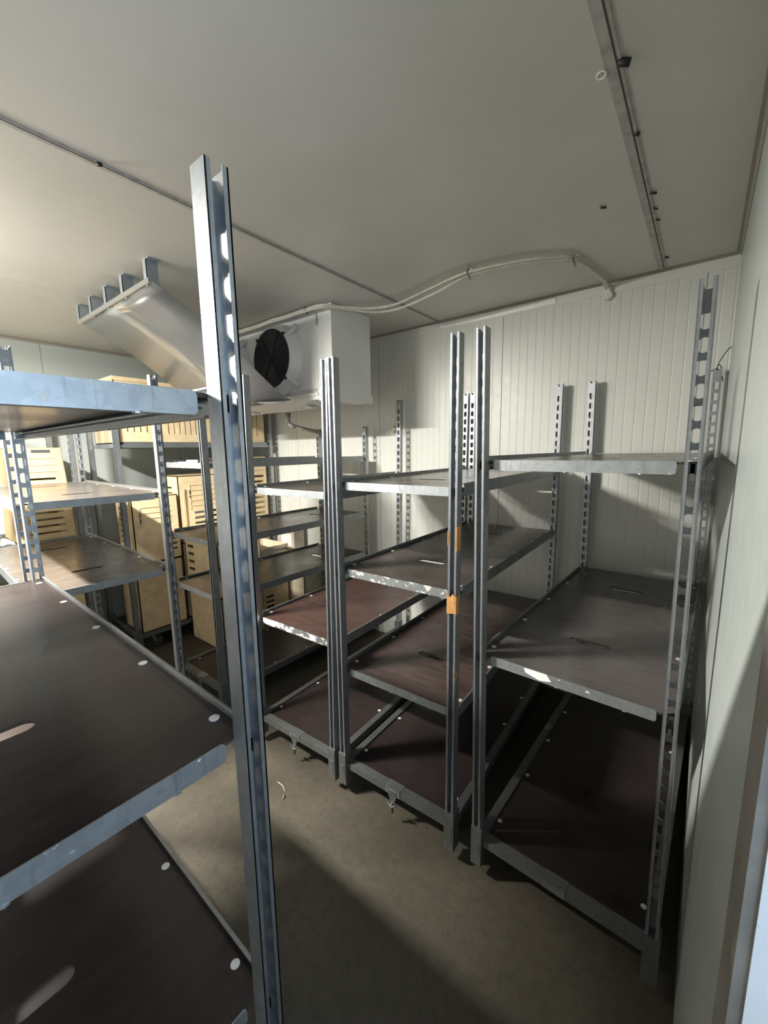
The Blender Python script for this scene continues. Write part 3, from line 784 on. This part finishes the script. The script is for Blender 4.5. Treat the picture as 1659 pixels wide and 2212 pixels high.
def blob(name, label, cat, c, r, mat):
    bm = bmesh.new(); bmesh.ops.create_icosphere(bm, subdivisions=3, radius=1)
    rnd = random.Random(hash(label) % 1000)
    ph = [rnd.uniform(0, 6) for _ in range(6)]
    for v in bm.verts:
        k = 1 + .22 * math.sin(v.co.x * 5 + ph[0]) * math.sin(v.co.z * 4 + ph[1]) + .12 * math.sin(v.co.z * 9 + v.co.y * 7 + ph[2])
        v.co = Vector((v.co.x * r[0] * k, v.co.y * r[1] * k, v.co.z * r[2] * k))
    me = bpy.data.meshes.new(name); bm.to_mesh(me); bm.free(); me.materials.append(M[mat])
    for f in me.polygons: f.use_smooth = True
    return tag(link(name, me, None, c), label, cat)
blob('foam_plug', 'blob of pale foam where the cables enter the back wall', 'foam', (-.470, YB - .012, 2.352), (.022, .018, .040), 'white')
blob('foam_plug', 'yellowish foam blob on the back wall beside the cooler shadow', 'foam', (-1.895, YB - .008, 1.695), (.020, .014, .026), 'foam')

# ------------------------------------------------------------------ small things
b = MB()
w = [(.030, 2.40, 1.985), (.018, 2.40, 1.975), (.0, 2.40, 1.945), (-.012, 2.40, 1.915), (-.016, 2.40, 1.895), (-.008, 2.395, 1.885), (-.002, 2.395, 1.898), (-.010, 2.395, 1.910), (-.016, 2.40, 1.900), (-.008, 2.40, 1.880), (.004, 2.40, 1.855), (.010, 2.40, 1.835)]
WX = .032
b.tube(catmull([(x + WX, y + .10, z) for x, y, z in w], 5), [.0022] * (5 * 11 + 1), 6)
b.tube([(WX - .008, 2.495, 1.880), (WX + .006, 2.50, 1.850)], .004, 6); b.tube([(WX - .012, 2.50, 1.892), (WX - .040, 2.51, 1.887)], .003, 6)
tag(b.done('wire_hook', M['wire']), 'twisted dark wire hooked near the top of the far right post', 'wire')
CM = [((-.214, 1.171), (.012, .008), 'black plastic plug stuck beside the ceiling joint, nearest of the dark bits'),
      ((-.218, 1.444), (.005, .005), 'small black screw beside the ceiling joint, second from the camera'),
      ((-.209, 1.791), (.009, .004), 'short dark screw on the ceiling joint, third from the camera'),
      ((-.212, 1.908), (.007, .003), 'thin dark pin on the ceiling joint, fourth from the camera'),
      ((-.212, 2.003), (.007, .003), 'thin dark pin on the ceiling joint, fifth from the camera'),
      ((-.208, 2.405), (.008, .004), 'dark pin on the ceiling joint next to the back wall'),
      ((-.361, 1.775), (.010, .004), 'dark pin in the plain ceiling left of the joint'),
      ((-1.498, .554), (.008, .006), 'dark screw on the middle ceiling joint')]
for (x, y), (r1, r2), lab in CM:
    b = MB(); b.tube([(x - r1, y, H - .004), (x + r1, y + r1 * .5, H - .004 - r2)], r2, 8)
    tag(b.done('ceiling_screw', M['blackplastic']), lab, 'screw', 'dark screws and plugs along the ceiling joints')
b = MB(); ring = [(-.262 + .010 * math.cos(a), 1.183 + .007 * math.sin(a), H - .004 - .003 * math.sin(a)) for a in [2 * math.pi * k / 14 for k in range(15)]]
b.tube(ring, .002, 5, 0, False); tag(b.done('wire_ring', M['white']), 'little pale ring hanging beside the ceiling joint', 'ring')
b = MB()
b.prism([(-.08, -.012, 0), (.05, -.016, 0), (.072, -.008, 0), (.072, .006, 0), (-.05, .012, 0)], (0, 0, .006)); b.prism([(-.01, -.012, .006), (.07, -.004, .006), (.066, .008, .006), (.0, .010, .006)], (0, 0, .010))
o = b.done('folded_paper', M['paper'], None, (-2.39, 1.20, 1.4845), (0, 0, .25)); tag(o, 'folded white paper lying at the front of the short trolley top shelf', 'paper')
b = MB(); b.tube([(-1.458, 1.022, .003), (-1.42, 1.02, .005), (-1.385, 1.008, .003)], .0022, 5); tag(b.done('straw', M['straw']), 'thin pale straw lying on the lit floor', 'straw')
b = MB(); b.tube([(-1.372, .992, .004), (-1.362, .975, .004)], .004, 5); tag(b.done('dead_leaf', M['pipebrown']), 'tiny brown leaf bit on the floor beside the straw', 'leaf')
b = MB(); b.prism([(-.018, -.004, 0), (.0, -.010, 0), (.020, .002, 0), (.004, .008, 0)], (0, 0, .004)); b.tube([(-.035, .01, .002), (.03, -.01, .003)], .0015, 5)
o = b.done('dried_scrap', M['straw'], None, (-.71, 1.90, 1.4155)); tag(o, 'dried scrap lying on the top shelf of the taped trolley', 'scrap')

# ------------------------------------------------------------------ light and camera
def area(name, loc, rot, sx, sy, power, col):
    l = bpy.data.lights.new(name, 'AREA'); l.shape = 'RECTANGLE'; l.size = sx; l.size_y = sy; l.energy = power; l.color = col
    o = bpy.data.objects.new(name, l); C.objects.link(o); o.location = loc; o.rotation_euler = rot
    return o
# ceiling lamp of the cold room, to the left just out of the picture
LX, LY, LZ = -2.38, -.23, 2.30
WARM = (1.0, .965, .89)
area('ceiling_lamp', (LX, LY, LZ), (0, 0, 0), .60, .07, 190, WARM)
for k in range(7):     # the sideways glow of the same long tube
    pt = bpy.data.lights.new('lamp_tube', 'POINT'); pt.energy = 7.5; pt.color = WARM; pt.shadow_soft_size = .03
    po = bpy.data.objects.new('lamp_tube', pt); C.objects.link(po); po.location = (LX - .27 + .09 * k, LY, LZ - .02)
b = MB(); b.box(LX - .36, LX + .36, LY - .045, LY + .045, H - .05, H); b.box(LX - .38, LX - .36, LY - .03, LY + .03, H - .10, H); b.box(LX + .36, LX + .38, LY - .03, LY + .03, H - .10, H)
struct(b.done('trim_11', M['cooler']), 'white ceiling lamp batten on the left, outside the photo', 'trim')
# daylight coming in through the doorway behind the camera
area('door_daylight', (XR + .55, -.12, 1.55), (0, R(90), 0), .55, .9, 11, (.60, .79, 1.0))

w = bpy.data.worlds.new('outside'); bpy.context.scene.world = w; w.use_nodes = True
w.node_tree.nodes['Background'].inputs[0].default_value = (.62, .78, 1.0, 1); w.node_tree.nodes['Background'].inputs[1].default_value = .12

YAW, PITCH, ROLL, F, CH = 38.0238, -8.7465, -.8136, 878.0125, 1.5455
y_, p_, r_ = R(YAW), R(PITCH), R(ROLL)
fw = Vector((-math.sin(y_) * math.cos(p_), math.cos(y_) * math.cos(p_), math.sin(p_)))
rt = Vector((math.cos(y_), math.sin(y_), 0)); up = rt.cross(fw)
rt2 = rt * math.cos(r_) + up * math.sin(r_); up2 = -rt * math.sin(r_) + up * math.cos(r_)
cam = bpy.data.cameras.new('camera'); co = bpy.data.objects.new('camera', cam); C.objects.link(co)
m = Matrix((rt2, up2, -fw)).transposed().to_4x4(); m.translation = (0, 0, CH)
co.matrix_world = m
cam.sensor_fit = 'HORIZONTAL'; cam.sensor_width = 36; cam.lens = F / 1659 * 36; cam.clip_start = .02
sc = bpy.context.scene; sc.camera = co
sc.view_settings.view_transform = 'Standard'; sc.view_settings.look = 'None'; sc.view_settings.gamma = 1
sc.view_settings.use_curve_mapping = False; sc.view_settings.exposure = .44
sc.cycles.max_bounces = 10; sc.cycles.diffuse_bounces = 3; sc.cycles.glossy_bounces = 5; sc.cycles.sample_clamp_indirect = 6
